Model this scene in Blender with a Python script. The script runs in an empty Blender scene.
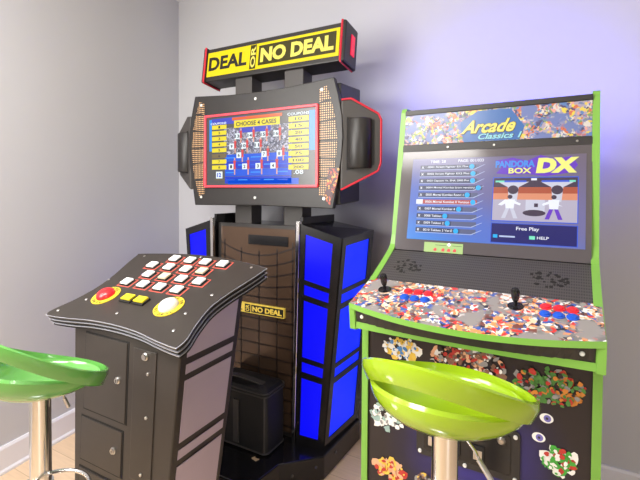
import bpy, bmesh, math, random
from mathutils import Vector, Matrix
scene = bpy.context.scene
COL = scene.collection
random.seed(4)

# ---------------------------------------------------------------- camera
CAM_YAW, CAM_PITCH, CAM_ROLL = 0.502, 0.024, 0.0062
fw = Vector((-math.sin(CAM_YAW)*math.cos(CAM_PITCH), math.cos(CAM_YAW)*math.cos(CAM_PITCH), -math.sin(CAM_PITCH)))
r0 = Vector((math.cos(CAM_YAW), math.sin(CAM_YAW), 0))
u0 = r0.cross(fw)
rr = r0*math.cos(CAM_ROLL) + u0*math.sin(CAM_ROLL)
uu = rr.cross(fw)
cam_data = bpy.data.cameras.new('camera')
cam = bpy.data.objects.new('camera', cam_data); COL.objects.link(cam)
m3 = Matrix((rr, uu, -fw)).transposed()
cam.matrix_world = Matrix.Translation((0, 0, 1.36)) @ m3.to_4x4()
cam_data.sensor_width = 36
cam_data.lens = 425.0/640*36
cam_data.shift_y = -(240-202.65)/640
cam_data.clip_start = 0.02
scene.camera = cam

# ---------------------------------------------------------------- world, lights, exposure
world = bpy.data.worlds.new('room_world'); scene.world = world
world.use_nodes = True
world.node_tree.nodes['Background'].inputs[0].default_value = (0.8, 0.85, 1.0, 1)
world.node_tree.nodes['Background'].inputs[1].default_value = 0.2
scene.view_settings.view_transform = 'Standard'
scene.view_settings.look = 'None'
scene.view_settings.exposure = 0.0
scene.view_settings.gamma = 1.0
scene.view_settings.use_curve_mapping = False

def area(name, loc, target, sx, sy, power, color):
    d = bpy.data.lights.new(name, 'AREA'); d.shape = 'RECTANGLE'
    d.size = sx; d.size_y = sy; d.energy = power; d.color = color
    o = bpy.data.objects.new(name, d); COL.objects.link(o)
    o.location = loc
    o.rotation_euler = (Vector(target)-Vector(loc)).to_track_quat('-Z', 'Y').to_euler()
    return o
area('window_daylight_left', (-1.93, -0.15, 1.75), (0.3, 1.9, 1.1), 1.2, 1.2, 64, (1.0, 0.98, 0.94))
area('window_daylight_right', (2.3, -2.2, 1.5), (-2.2, 1.2, 1.0), 1.8, 1.4, 90, (1.0, 0.985, 0.94))
area('ceiling_lamp', (-1.15, -0.1, 2.74), (-1.15, -0.1, 0), 0.9, 0.9, 60, (1.0, 0.97, 0.92))

# ---------------------------------------------------------------- materials
def S(r, g, b):
    f = lambda c: (c/255/12.92) if c/255 <= 0.04045 else ((c/255+0.055)/1.055)**2.4
    return (f(r), f(g), f(b), 1)
MATS = {}
def mat(name, color, rough=0.5, metal=0.0, emit=None, strength=0.0, vary=0.06, scale=12.0, coat=0.0, bump=0.0, spec=0.5, trans=0.0):
    """Principled surface whose colour and roughness wander a little with a noise texture."""
    m = bpy.data.materials.new(name); m.use_nodes = True
    nt = m.node_tree; p = nt.nodes['Principled BSDF']
    p.inputs['Roughness'].default_value = rough
    p.inputs['Metallic'].default_value = metal
    p.inputs['Specular IOR Level'].default_value = spec
    p.inputs['Coat Weight'].default_value = coat
    p.inputs['Coat Roughness'].default_value = 0.08
    p.inputs['Transmission Weight'].default_value = trans
    tc = nt.nodes.new('ShaderNodeTexCoord')
    nz = nt.nodes.new('ShaderNodeTexNoise'); nz.inputs['Scale'].default_value = scale; nz.inputs['Detail'].default_value = 4
    nt.links.new(tc.outputs['Object'], nz.inputs['Vector'])
    mx = nt.nodes.new('ShaderNodeMix'); mx.data_type = 'RGBA'
    mx.inputs[6].default_value = [c*(1-vary) for c in color[:3]]+[1]
    mx.inputs[7].default_value = [min(1, c*(1+vary)) for c in color[:3]]+[1]
    nt.links.new(nz.outputs['Fac'], mx.inputs[0])
    nt.links.new(mx.outputs[2], p.inputs['Base Color'])
    if bump:
        b = nt.nodes.new('ShaderNodeBump'); b.inputs['Strength'].default_value = bump; b.inputs['Distance'].default_value = 0.002
        nt.links.new(nz.outputs['Fac'], b.inputs['Height']); nt.links.new(b.outputs['Normal'], p.inputs['Normal'])
    if emit is not None:
        p.inputs['Emission Color'].default_value = emit
        p.inputs['Emission Strength'].default_value = strength
    MATS[name] = m
    return m
def glow(name, color, strength=1.0, rough=0.25):
    """Backlit surface: emits its own colour, and is glossy black otherwise."""
    return mat(name, (color[0]*.1, color[1]*.1, color[2]*.1, 1), rough, emit=color, strength=strength, vary=0)

def ramp(nt, stops, interp='CONSTANT'):
    r = nt.nodes.new('ShaderNodeValToRGB'); r.color_ramp.interpolation = interp
    e = r.color_ramp.elements
    while len(e) < len(stops): e.new(0.5)
    for el, (pos, c) in zip(e, stops): el.position = pos; el.color = c
    return r

def collage(name, stops, scale, rough=0.35, emit=0.0, smear=0.5, base=None, mask_scale=4.0, mask_lo=0.4, mask_hi=0.5):
    """Printed collage: warped random colour cells, optionally opening onto a plain backdrop."""
    m = bpy.data.materials.new(name); m.use_nodes = True
    nt = m.node_tree; p = nt.nodes['Principled BSDF']; p.inputs['Roughness'].default_value = rough
    tc = nt.nodes.new('ShaderNodeTexCoord')
    nz = nt.nodes.new('ShaderNodeTexNoise'); nz.inputs['Scale'].default_value = scale*0.6; nz.inputs['Detail'].default_value = 3
    nt.links.new(tc.outputs['Object'], nz.inputs['Vector'])
    mp = nt.nodes.new('ShaderNodeVectorMath'); mp.operation = 'MULTIPLY_ADD'
    mp.inputs[1].default_value = (smear/scale*3,)*3
    nt.links.new(nz.outputs['Color'], mp.inputs[0]); nt.links.new(tc.outputs['Object'], mp.inputs[2])
    def cells(sc, pal):
        v = nt.nodes.new('ShaderNodeTexVoronoi'); v.inputs['Scale'].default_value = sc
        nt.links.new(mp.outputs[0], v.inputs['Vector'])
        sp = nt.nodes.new('ShaderNodeSeparateColor'); nt.links.new(v.outputs['Color'], sp.inputs[0])
        r = ramp(nt, pal); nt.links.new(sp.outputs[0], r.inputs[0])
        return r, sp
    a, sa = cells(scale, stops)
    b, sb = cells(scale*2.1, stops[::-1] and [(i/len(stops), s[1]) for i, s in enumerate(reversed(stops))])
    gt = nt.nodes.new('ShaderNodeMath'); gt.operation = 'GREATER_THAN'; gt.inputs[1].default_value = 0.5
    nt.links.new(sb.outputs[1], gt.inputs[0])
    mx = nt.nodes.new('ShaderNodeMix'); mx.data_type = 'RGBA'
    nt.links.new(gt.outputs[0], mx.inputs[0]); nt.links.new(a.outputs[0], mx.inputs[6]); nt.links.new(b.outputs[0], mx.inputs[7])
    out = mx.outputs[2]
    if base is not None:
        n2 = nt.nodes.new('ShaderNodeTexNoise'); n2.inputs['Scale'].default_value = mask_scale; n2.inputs['Detail'].default_value = 3
        nt.links.new(tc.outputs['Object'], n2.inputs['Vector'])
        mr = nt.nodes.new('ShaderNodeMapRange'); mr.inputs[1].default_value = mask_lo; mr.inputs[2].default_value = mask_hi
        nt.links.new(n2.outputs['Fac'], mr.inputs[0])
        m2 = nt.nodes.new('ShaderNodeMix'); m2.data_type = 'RGBA'; m2.inputs[6].default_value = base
        nt.links.new(mr.outputs[0], m2.inputs[0]); nt.links.new(out, m2.inputs[7]); out = m2.outputs[2]
    nt.links.new(out, p.inputs['Base Color'])
    if emit:
        nt.links.new(out, p.inputs['Emission Color']); p.inputs['Emission Strength'].default_value = emit
    MATS[name] = m
    return m

def dots(name, base, dot, pitch, radius, axes=(0, 2), rough=0.4, depth_emit=0.0):
    """Sheet perforated on a square grid; the holes show what lies behind."""
    m = bpy.data.materials.new(name); m.use_nodes = True
    nt = m.node_tree; p = nt.nodes['Principled BSDF']; p.inputs['Roughness'].default_value = rough
    tc = nt.nodes.new('ShaderNodeTexCoord'); sp = nt.nodes.new('ShaderNodeSeparateXYZ')
    nt.links.new(tc.outputs['Object'], sp.inputs[0])
    sq = []
    for ax in axes:
        d = nt.nodes.new('ShaderNodeMath'); d.operation = 'DIVIDE'; d.inputs[1].default_value = pitch
        nt.links.new(sp.outputs[ax], d.inputs[0])
        f = nt.nodes.new('ShaderNodeMath'); f.operation = 'FRACT'; nt.links.new(d.outputs[0], f.inputs[0])
        s = nt.nodes.new('ShaderNodeMath'); s.operation = 'SUBTRACT'; s.inputs[1].default_value = 0.5
        nt.links.new(f.outputs[0], s.inputs[0])
        q = nt.nodes.new('ShaderNodeMath'); q.operation = 'POWER'; q.inputs[1].default_value = 2
        ab = nt.nodes.new('ShaderNodeMath'); ab.operation = 'ABSOLUTE'; nt.links.new(s.outputs[0], ab.inputs[0])
        nt.links.new(ab.outputs[0], q.inputs[0]); sq.append(q)
    ad = nt.nodes.new('ShaderNodeMath'); ad.operation = 'ADD'
    nt.links.new(sq[0].outputs[0], ad.inputs[0]); nt.links.new(sq[1].outputs[0], ad.inputs[1])
    lt = nt.nodes.new('ShaderNodeMath'); lt.operation = 'LESS_THAN'; lt.inputs[1].default_value = radius*radius
    nt.links.new(ad.outputs[0], lt.inputs[0])
    mx = nt.nodes.new('ShaderNodeMix'); mx.data_type = 'RGBA'; mx.inputs[6].default_value = base; mx.inputs[7].default_value = dot
    nt.links.new(lt.outputs[0], mx.inputs[0]); nt.links.new(mx.outputs[2], p.inputs['Base Color'])
    MATS[name] = m
    return m

def wood_floor(name):
    m = bpy.data.materials.new(name); m.use_nodes = True
    nt = m.node_tree; p = nt.nodes['Principled BSDF']; p.inputs['Roughness'].default_value = 0.4
    tc = nt.nodes.new('ShaderNodeTexCoord')
    br = nt.nodes.new('ShaderNodeTexBrick'); br.inputs['Scale'].default_value = 1.0
    br.inputs['Brick Width'].default_value = 1.2; br.inputs['Row Height'].default_value = 0.18; br.inputs['Mortar Size'].default_value = 0.0015
    br.inputs['Color1'].default_value = S(236, 206, 172); br.inputs['Color2'].default_value = S(228, 197, 162); br.inputs['Mortar'].default_value = S(190, 160, 128)
    nt.links.new(tc.outputs['Object'], br.inputs['Vector'])
    mp = nt.nodes.new('ShaderNodeMapping'); mp.inputs['Scale'].default_value = (2, 28, 1)
    nt.links.new(tc.outputs['Object'], mp.inputs['Vector'])
    nz = nt.nodes.new('ShaderNodeTexNoise'); nz.inputs['Scale'].default_value = 3; nz.inputs['Detail'].default_value = 6
    nt.links.new(mp.outputs[0], nz.inputs['Vector'])
    mx = nt.nodes.new('ShaderNodeMix'); mx.data_type = 'RGBA'; mx.blend_type = 'MULTIPLY'; mx.inputs[0].default_value = 0.25
    nt.links.new(br.outputs['Color'], mx.inputs[6]); nt.links.new(nz.outputs['Fac'], mx.inputs[7])
    nt.links.new(mx.outputs[2], p.inputs['Base Color'])
    MATS[name] = m
    return m

def front_print(name):
    """Near-black printed laminate with an indigo nebula."""
    m = bpy.data.materials.new(name); m.use_nodes = True
    nt = m.node_tree; p = nt.nodes['Principled BSDF']; p.inputs['Roughness'].default_value = 0.35
    tc = nt.nodes.new('ShaderNodeTexCoord')
    nz = nt.nodes.new('ShaderNodeTexNoise'); nz.inputs['Scale'].default_value = 3.2; nz.inputs['Detail'].default_value = 2
    nt.links.new(tc.outputs['Object'], nz.inputs['Vector'])
    mp = nt.nodes.new('ShaderNodeMapping'); mp.inputs['Location'].default_value = (-0.02*3.6, 0, -0.58*3.2); mp.inputs['Scale'].default_value = (3.6, 0.01, 3.2)
    nt.links.new(tc.outputs['Object'], mp.inputs['Vector'])
    gr = nt.nodes.new('ShaderNodeTexGradient'); gr.gradient_type = 'SPHERICAL'; nt.links.new(mp.outputs[0], gr.inputs[0])
    mu = nt.nodes.new('ShaderNodeMath'); mu.operation = 'MULTIPLY'
    nt.links.new(gr.outputs['Fac'], mu.inputs[0]); nt.links.new(nz.outputs['Fac'], mu.inputs[1])
    r = ramp(nt, [(0.0, S(34, 28, 32)), (0.14, S(30, 26, 48)), (0.38, S(44, 38, 112))], 'LINEAR')
    nt.links.new(mu.outputs[0], r.inputs[0]); nt.links.new(r.outputs[0], p.inputs['Base Color'])
    MATS[name] = m
    return m

def screen_gradient(name, stops, axis_rot, strength):
    """Picture backdrop of a lit monitor (a smooth ramp in the displayed image)."""
    m = bpy.data.materials.new(name); m.use_nodes = True
    nt = m.node_tree; p = nt.nodes['Principled BSDF']; p.inputs['Roughness'].default_value = 0.2
    p.inputs['Base Color'].default_value = (0.02, 0.02, 0.03, 1)
    tc = nt.nodes.new('ShaderNodeTexCoord'); dp = nt.nodes.new('ShaderNodeVectorMath'); dp.operation = 'DOT_PRODUCT'
    dp.inputs[1].default_value = axis_rot[0]; nt.links.new(tc.outputs['Object'], dp.inputs[0])
    ad = nt.nodes.new('ShaderNodeMath'); ad.operation = 'ADD'; ad.inputs[1].default_value = axis_rot[1]; nt.links.new(dp.outputs['Value'], ad.inputs[0])
    r = ramp(nt, stops, 'EASE'); nt.links.new(ad.outputs[0], r.inputs[0])
    nt.links.new(r.outputs[0], p.inputs['Emission Color']); p.inputs['Emission Strength'].default_value = strength
    MATS[name] = m
    return m

wall_paint = mat('wall_paint', S(196, 196, 199), 0.75, vary=0.02, scale=3, bump=0.05)
wall_taupe = mat('wall_taupe', S(140, 132, 122), 0.75, vary=0.02, scale=3)  # for the unseen walls, darkened to cut bounced light
ceiling_paint = mat('ceiling_paint', S(225, 225, 225), 0.8, vary=0.02)
trim_white = mat('trim_white', S(228, 227, 232), 0.45, vary=0.02)
floor_wood = wood_floor('floor_wood')
black_satin = mat('black_satin', S(40, 37, 36), 0.42, vary=0.15, scale=30)
black_gloss = mat('black_gloss', S(26, 25, 27), 0.18, vary=0.15)
black_matte = mat('black_matte', S(34, 32, 32), 0.7, vary=0.2, scale=40)
charcoal = mat('charcoal', S(66, 62, 60), 0.5, vary=0.1)
podium_black = mat('podium_black', S(52, 46, 42), 0.42, vary=0.1, scale=25)
gap_black = mat('gap_black', S(20, 17, 16), 0.7, vary=0.1)
chrome = mat('chrome', (0.78, 0.77, 0.76, 1), 0.12, 1.0, vary=0.02)
steel = mat('steel', (0.62, 0.6, 0.58, 1), 0.28, 1.0, vary=0.05)
bright_bolt = mat('bright_bolt', S(225, 225, 222), 0.3, 0.3, vary=0.02)
red_trim = mat('red_trim', S(205, 38, 58), 0.4, vary=0.05)
red_screen_trim = mat('red_screen_trim', S(226, 70, 84), 0.35, vary=0.05, emit=S(226, 60, 76), strength=0.25)
green_trim = mat('green_trim', S(118, 170, 70), 0.38, vary=0.04)
seat_green = mat('seat_green', S(98, 164, 78), 0.16, coat=0.6, vary=0.02)
seat_lime = mat('seat_lime', S(152, 186, 26), 0.16, coat=0.6, vary=0.02)
blue_glow = glow('blue_glow', (0.003, 0.004, 0.93, 1), 1.0, 0.35)
blue_glow_side = glow('blue_glow_side', (0.001, 0.022, 1.0, 1), 1.0, 0.35)
for m_ in (blue_glow, blue_glow_side): m_.node_tree.nodes['Principled BSDF'].inputs['Specular IOR Level'].default_value = 0.25
lilac_panel = mat('lilac_panel', S(188, 172, 186), 0.3, metal=0.25, vary=0.06, scale=6)
yellow_lit = glow('yellow_lit', S(252, 226, 20), 1.0)
yellow_lettering = glow('yellow_lettering', S(255, 240, 110), 1.0)
olive_box = glow('olive_box', S(66, 60, 8), 1.0)
sign_black = mat('sign_black', S(24, 20, 10), 0.5)
red_lamp = glow('red_lamp', S(235, 20, 70), 1.0)
gold_letter = mat('gold_letter', S(252, 222, 96), 0.35, vary=0.04)
brown_mirror = mat('brown_mirror', S(88, 69, 56), 0.2, metal=0.4, vary=0.12, scale=5)
grid_line = mat('grid_line', S(26, 15, 14), 0.4)
perforated = dots('perforated', S(44, 40, 38), S(226, 180, 130), 0.0112, 0.29)
perforated_grey = dots('perforated_grey', S(74, 70, 70), S(42, 40, 40), 0.006, 0.32)
acrylic = mat('acrylic', S(168, 168, 178), 0.15, vary=0.03, trans=0.25)
white_cap = mat('white_cap', S(245, 245, 240), 0.35, emit=S(245, 245, 240), strength=0.25, vary=0.0)
amber_cap = mat('amber_cap', S(226, 212, 176), 0.35, vary=0.02)
button_red_line = mat('button_red_line', S(214, 92, 78), 0.5)
yellow_print = mat('yellow_print', S(222, 196, 52), 0.4, vary=0.03)
yellow_cap = mat('yellow_cap', S(220, 200, 40), 0.35, vary=0.03)
red_dome = mat('red_dome', S(232, 38, 44), 0.3, vary=0.03, coat=0.3)
white_dome = mat('white_dome', S(232, 228, 212), 0.35, vary=0.03, coat=0.3)
bag_cloth = mat('bag_cloth', S(26, 25, 27), 0.65, vary=0.3, scale=120, bump=0.3)
bag_strap = mat('bag_strap', S(62, 59, 58), 0.6, vary=0.2, scale=90)
paper = mat('paper', S(214, 186, 150), 0.7)
red_button = mat('red_button', S(228, 40, 52), 0.3)
blue_button = mat('blue_button', S(24, 84, 200), 0.3)
ink_dark = mat('ink_dark', S(40, 34, 30), 0.5)
front_lam = front_print('front_lam')
PAL = [(0.0, S(235, 232, 230)), (0.12, S(120, 118, 116)), (0.30, S(214, 58, 52)), (0.42, S(232, 150, 90)), (0.52, S(60, 92, 170)), (0.62, S(150, 147, 142)),
       (0.74, S(240, 205, 170)), (0.84, S(46, 46, 62)), (0.92, S(120, 70, 60))]
panel_print = collage('panel_print', PAL, 52, 0.35, smear=0.6, base=S(146, 141, 138), mask_scale=11, mask_lo=0.40, mask_hi=0.47)
MPAL = [(0.0, S(179, 174, 168)), (0.13, S(100, 109, 142)), (0.3, S(193, 173, 70)), (0.42, S(173, 94, 67)), (0.54, S(80, 109, 159)), (0.66, S(142, 134, 151)),
        (0.78, S(70, 63, 92)), (0.88, S(100, 126, 80)), (0.95, S(189, 134, 126))]
marquee_print = collage('marquee_print', MPAL, 62, 0.3, emit=0.2, smear=0.6, base=S(92, 104, 150), mask_scale=16, mask_lo=0.40, mask_hi=0.48)
sky_print = glow('sky_print', S(74, 120, 186), 0.85)

# ---------------------------------------------------------------- mesh builder
TEXT_CACHE = {}
def text_mesh(body, bold):
    key = (body, bold)
    if key not in TEXT_CACHE:
        c = bpy.data.curves.new('lettering', 'FONT'); c.body = body; c.size = 1; c.offset = bold; c.resolution_u = 3
        o = bpy.data.objects.new('lettering', c); COL.objects.link(o)
        bpy.context.view_layer.update()
        me = bpy.data.meshes.new_from_object(o)
        vs = [v.co.copy() for v in me.vertices]; fs = [list(p.vertices) for p in me.polygons]
        bpy.data.objects.remove(o); bpy.data.curves.remove(c); bpy.data.meshes.remove(me)
        x0 = min(v.x for v in vs); x1 = max(v.x for v in vs); y0 = min(v.y for v in vs); y1 = max(v.y for v in vs)
        vs = [((v.x-x0)/(x1-x0), (v.y-y0)/(y1-y0)) for v in vs]
        TEXT_CACHE[key] = (vs, fs)
    return TEXT_CACHE[key]

class MB:
    def __init__(self):
        self.v = []; self.f = []; self.mi = []; self.sm = []; self.mats = []
    def _m(self, m):
        if m not in self.mats: self.mats.append(m)
        return self.mats.index(m)
    def add(self, verts, faces, m, smooth=False):
        o = len(self.v); self.v += [tuple(p) for p in verts]; k = self._m(m)
        for f in faces: self.f.append([i+o for i in f]); self.mi.append(k); self.sm.append(smooth)
        return self
    def hexa(self, p, m):           # p: bottom ring of 4, top ring of 4
        return self.add(p, [(3, 2, 1, 0), (4, 5, 6, 7), (0, 1, 5, 4), (1, 2, 6, 5), (2, 3, 7, 6), (3, 0, 4, 7)], m)
    def box(self, x0, x1, y0, y1, z0, z1, m):
        return self.hexa([(x0, y0, z0), (x1, y0, z0), (x1, y1, z0), (x0, y1, z0), (x0, y0, z1), (x1, y0, z1), (x1, y1, z1), (x0, y1, z1)], m)
    def prism(self, ring, vec, m, smooth=False):
        n = len(ring); a = [Vector(p) for p in ring]; b = [p+Vector(vec) for p in a]
        fs = [list(range(n))[::-1], list(range(n, 2*n))]
        self.add(a+b, fs, m)
        return self.add(a+b, [(i, (i+1) % n, (i+1) % n+n, i+n) for i in range(n)], m, smooth)
    def loft(self, rings, m, closed=True, caps=True, smooth=True):
        n = len(rings[0]); vs = [p for r in rings for p in r]; fs = []
        for k in range(len(rings)-1):
            for i in range(n if closed else n-1):
                j = (i+1) % n
                fs.append((k*n+i, k*n+j, (k+1)*n+j, (k+1)*n+i))
        self.add(vs, fs, m, smooth)
        if caps and closed:
            self.add(rings[0], [list(range(n))[::-1]], m); self.add(rings[-1], [list(range(n))], m)
        return self
    def lathe(self, prof, m, origin=(0, 0, 0), axis=(0, 0, 1), n=24, caps=True):
        o = Vector(origin); w = Vector(axis).normalized()
        a = w.orthogonal().normalized(); b = w.cross(a)
        rings = [[o+w*h+(a*math.cos(t)+b*math.sin(t))*max(r, 1e-5) for t in [2*math.pi*i/n for i in range(n)]] for r, h in prof]
        return self.loft(rings, m, True, caps)
    def disc(self, c, axis, r, h, m, n=16):
        return self.lathe([(r, 0), (r, h*.7), (r*.8, h)], m, c, axis, n)
    def tube(self, pts, r, m, n=8, caps=True):
        pts = [Vector(p) for p in pts]; rings = []
        prev = None
        for i, p in enumerate(pts):
            d = (pts[min(i+1, len(pts)-1)]-pts[max(i-1, 0)]).normalized()
            a = d.orthogonal().normalized() if prev is None else (prev-d*prev.dot(d)).normalized()
            prev = a; b = d.cross(a)
            rings.append([p+(a*math.cos(t)+b*math.sin(t))*r for t in [2*math.pi*k/n for k in range(n)]])
        return self.loft(rings, m, True, caps)
    def poly(self, pts, m):
        return self.add(pts, [list(range(len(pts)))], m)
    def text(self, body, O, R, U, w, h, m, bold=0.0, lift=0.0006, slant=0.0):
        """Lettering filling a w x h box whose lower left corner is O."""
        vs, fs = text_mesh(body, bold)
        O = Vector(O); R = Vector(R).normalized(); U = Vector(U).normalized(); N = R.cross(U)*lift
        return self.add([O+R*((x+slant*y)*w)+U*(y*h)+N for x, y in vs], fs, m)
    def build(self, name, parent=None, bevel=0.0, loc=None):
        me = bpy.data.meshes.new(name)
        me.from_pydata([tuple(p) for p in self.v], [], self.f)
        for m in self.mats: me.materials.append(m)
        me.polygons.foreach_set('material_index', self.mi)
        me.polygons.foreach_set('use_smooth', self.sm)
        bm = bmesh.new(); bm.from_mesh(me)
        bmesh.ops.remove_doubles(bm, verts=bm.verts, dist=1e-6)
        bm.to_mesh(me); bm.free()
        me.update()
        if any(self.sm): me.set_sharp_from_angle(angle=math.radians(38))
        o = bpy.data.objects.new(name, me); COL.objects.link(o)
        if parent is not None: o.parent = parent
        if loc is not None: o.location = loc
        if bevel:
            b = o.modifiers.new('bevel', 'BEVEL'); b.width = bevel; b.segments = 2; b.limit_method = 'ANGLE'; b.angle_limit = math.radians(40)
        return o

def thing(name, label, cat, loc, rz=0.0, group=None):
    o = bpy.data.objects.new(name, None); COL.objects.link(o); o.empty_display_size = 0.1
    o.location = loc; o.rotation_euler = (0, 0, rz); o['label'] = label; o['category'] = cat
    if group: o['group'] = group
    return o
def tag(o, label, cat):
    o['label'] = label; o['category'] = cat; return o
def struct(o):
    o['kind'] = 'structure'; return o
def label(o, text):
    o['label'] = text; return o
X, Y, Z = Vector((1, 0, 0)), Vector((0, 1, 0)), Vector((0, 0, 1))
def catmull(pts, k=6, closed=True):
    out = []; n = len(pts)
    for i in range(n if closed else n-1):
        p0, p1, p2, p3 = [Vector(pts[(i+j) % n] if closed else pts[min(max(i+j, 0), n-1)]) for j in (-1, 0, 1, 2)]
        for s in range(k):
            t = s/k
            out.append(0.5*((2*p1)+(p2-p0)*t+(2*p0-5*p1+4*p2-p3)*t*t+(3*p1-p0-3*p2+p3)*t**3))
    if not closed: out.append(Vector(pts[-1]))
    return out

# ---------------------------------------------------------------- the room
WY = 2.30                                   # back wall
LA, LB = Vector((-2.478, WY, 0)), Vector((-1.80, -2.70, 0))   # left wall, slightly out of square
RX, FY, CZ = 2.6, -2.7, 2.775
struct(MB().poly([(-2.7, FY-.1, 0), (RX+.1, FY-.1, 0), (RX+.1, WY+.1, 0), (-2.7, WY+.1, 0)], floor_wood).build('floor'))
struct(MB().poly([(-2.7, WY+.1, CZ), (RX+.1, WY+.1, CZ), (RX+.1, FY-.1, CZ), (-2.7, FY-.1, CZ)], ceiling_paint).build('ceiling'))
struct(MB().box(-2.6, RX+.1, WY, WY+.1, 0, CZ, wall_paint).build('wall_back'))
ln = (LB-LA).normalized(); lnrm = Vector((ln.y, -ln.x, 0))     # points out of the room
if lnrm.x > 0: lnrm = -lnrm
struct(MB().prism([LA, LB, LB+lnrm*.1, LA+lnrm*.1], (0, 0, CZ), wall_paint).build('wall_left'))
struct(MB().box(RX, RX+.1, FY, WY, 0, CZ, wall_taupe).build('wall_right'))
struct(MB().box(-2.6, RX, FY-.1, FY, 0, CZ, wall_taupe).build('wall_front'))
BP = [(0, 0), (0.022, 0), (0.022, 0.012), (0.014, 0.022), (0.014, 0.118), (0.008, 0.13), (0, 0.13)]
m = MB(); ins = -lnrm
m.prism([LA+ins*a+Z*b for a, b in BP], LB-LA, trim_white); struct(m.build('baseboard_left'))
m = MB(); m.prism([Vector((-2.45, WY, 0))-Y*a+Z*b for a, b in BP], (RX+2.45, 0, 0), trim_white); struct(m.build('baseboard_back'))

# ---------------------------------------------------------------- quiz game tower
TW = thing('game_tower', 'tall black quiz arcade tower with yellow lit sign, monitor and glowing blue side wings', 'arcade machine', (-1.365, 1.77, 0))
def face_frame(P, us, vs, holes, frame_m, glow_m, n_out, t, parent, kind):
    """Framed light box face. P: corners (bl, br, tr, tl). us/vs: cut positions 0..1; holes: set of cells that are lit panes."""
    bl, br, tr, tl = [Vector(p) for p in P]
    pt = lambda u, v: (bl*(1-u)+br*u)*(1-v)+(tl*(1-u)+tr*u)*v
    fr = MB(); N = Vector(n_out)*t; panes = []
    for i in range(len(us)-1):
        for j in range(len(vs)-1):
            q = [pt(us[i], vs[j]), pt(us[i+1], vs[j]), pt(us[i+1], vs[j+1]), pt(us[i], vs[j+1])]
            if (i, j) in holes: panes.append(q)
            else: fr.prism(q, N, frame_m)
    f = fr.build(kind+'_frame', parent)
    for q in panes:
        MB().prism(q, N*0.3, glow_m).build('light_panel', f)
ZS = [0.118, 0.168, 0.437, 0.466, 0.513, 0.532, 0.800, 0.826, 0.873, 0.894]
def wing(s):
    w = MB()
    b = [(0.268*s, 0.0, .115), (0.412*s, 0.012, .115), (0.435*s, 0.36, .115), (0.268*s, 0.36, .115),
         (0.290*s, 0.0, 1.205), (0.503*s, 0.02, 1.145), (0.520*s, 0.36, 1.162), (0.290*s, 0.36, 1.20)]
    if s < 0: b = [b[i] for i in (1, 0, 3, 2, 5, 4, 7, 6)]
    w.hexa(b, black_gloss)
    W = w.build('wing', TW)
    if s > 0: A = [b[0], b[1], b[5], b[4]]; B = [b[1], b[2], b[6], b[5]]
    else: A = [b[0], b[1], b[5], b[4]]; B = [b[3], b[0], b[4], b[7]]
    h = 1.145-.115
    vs = [0]+[(z-.115)/h for z in ZS[1:]]+[0.975, 1]
    lit = {(1, j) for j in (1, 3, 5, 7, 9)}
    vs = [0, .045, .31, .338, .384, .405, .664, .690, .735, .757, .962, 1]
    face_frame(A, [0, .13, .80, 1], vs, lit, black_gloss, blue_glow, (0, -1, 0), .006, W, 'front')
    face_frame(B, [0, .10, .86, 1], vs, lit, black_gloss, blue_glow_side, (s, 0, 0), .006, W, 'side')
    # upright cheek and chrome edge at the inner side
    MB().box(*sorted((0.272*s, 0.289*s)), 0.02, .36, 1.15, 1.238, black_gloss).build('cheek', W, .002)
    e = MB(); e.hexa([(0.256*s-.009, -.014, .115), (0.256*s+.009, -.014, .115), (0.256*s+.009, .006, .115), (0.256*s-.009, .006, .115),
                      (0.279*s-.010, -.014, 1.218), (0.279*s+.010, -.014, 1.218), (0.279*s+.010, .006, 1.218), (0.279*s-.010, .006, 1.218)], chrome)
    label(e.build('edge_strip', TW, .002), 'upright chrome strip beside the brown grid panel')
wing(1); wing(-1)
# base
half = [(0, -.37), (.262, -.37), (.272, -.28), (.285, -.178), (.437, -.025), (.452, .37), (0, .37)]
ring = [(x, y, 0) for x, y in half]+[(-x, y, 0) for x, y in half[::-1] if x > 0]
base = MB().prism(ring, (0, 0, .115), black_gloss).build('base', TW, .006)
for x, y, z, ax in [(.33, -.1335, .05, (1, -1, 0)), (.41, -.053, .07, (1, -1, 0)), (.4415, .09, .075, (1, -.04, 0)), (.4415, .2, .035, (1, -.04, 0))]:
    MB().disc((x-.002*ax[0], y+.002*-ax[1], z), ax, .007, .006, charcoal, 10).build('screw', base)
# cabinet between the wings with the mirrored grid panel
MB().box(-.272, .272, .045, .36, .115, 1.185, black_gloss).build('cabinet', TW)
g = MB(); g.box(-.266, .266, .03, .045, .115, 1.19, black_satin); g.box(-.24, .24, .024, .03, .14, 1.172, brown_mirror)
def sag(x, z): return -max(0.0, z-.72)*.16*(1-(x/.24)**2)
k = 0; zz = .17
while zz < 1.14:
    pts = [(x, zz+sag(x, zz)) for x in [-.24+.04*i for i in range(13)]]
    for (xa, za), (xb, zb) in zip(pts, pts[1:]):
        g.hexa([(xa, .0225, za-.0036), (xb, .0225, zb-.0036), (xb, .025, zb-.0036), (xa, .025, za-.0036),
                (xa, .0225, za+.0036), (xb, .0225, zb+.0036), (xb, .025, zb+.0036), (xa, .025, za+.0036)], grid_line)
    zz += .0655
for x in (-.215, -.1, .018, .132, .226):
    g.box(x-.0036, x+.0036, .0225, .025, .14, 1.115+sag(x, 1.115), grid_line)
g.box(-.05, .2, .020, .024, 1.085, 1.135, black_gloss)  # black plate standing in for the bezel's dark reflection in the panel
G = g.build('grid_panel', TW)
label(G, 'brown mirrored panel crossed by a dark grid')
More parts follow.
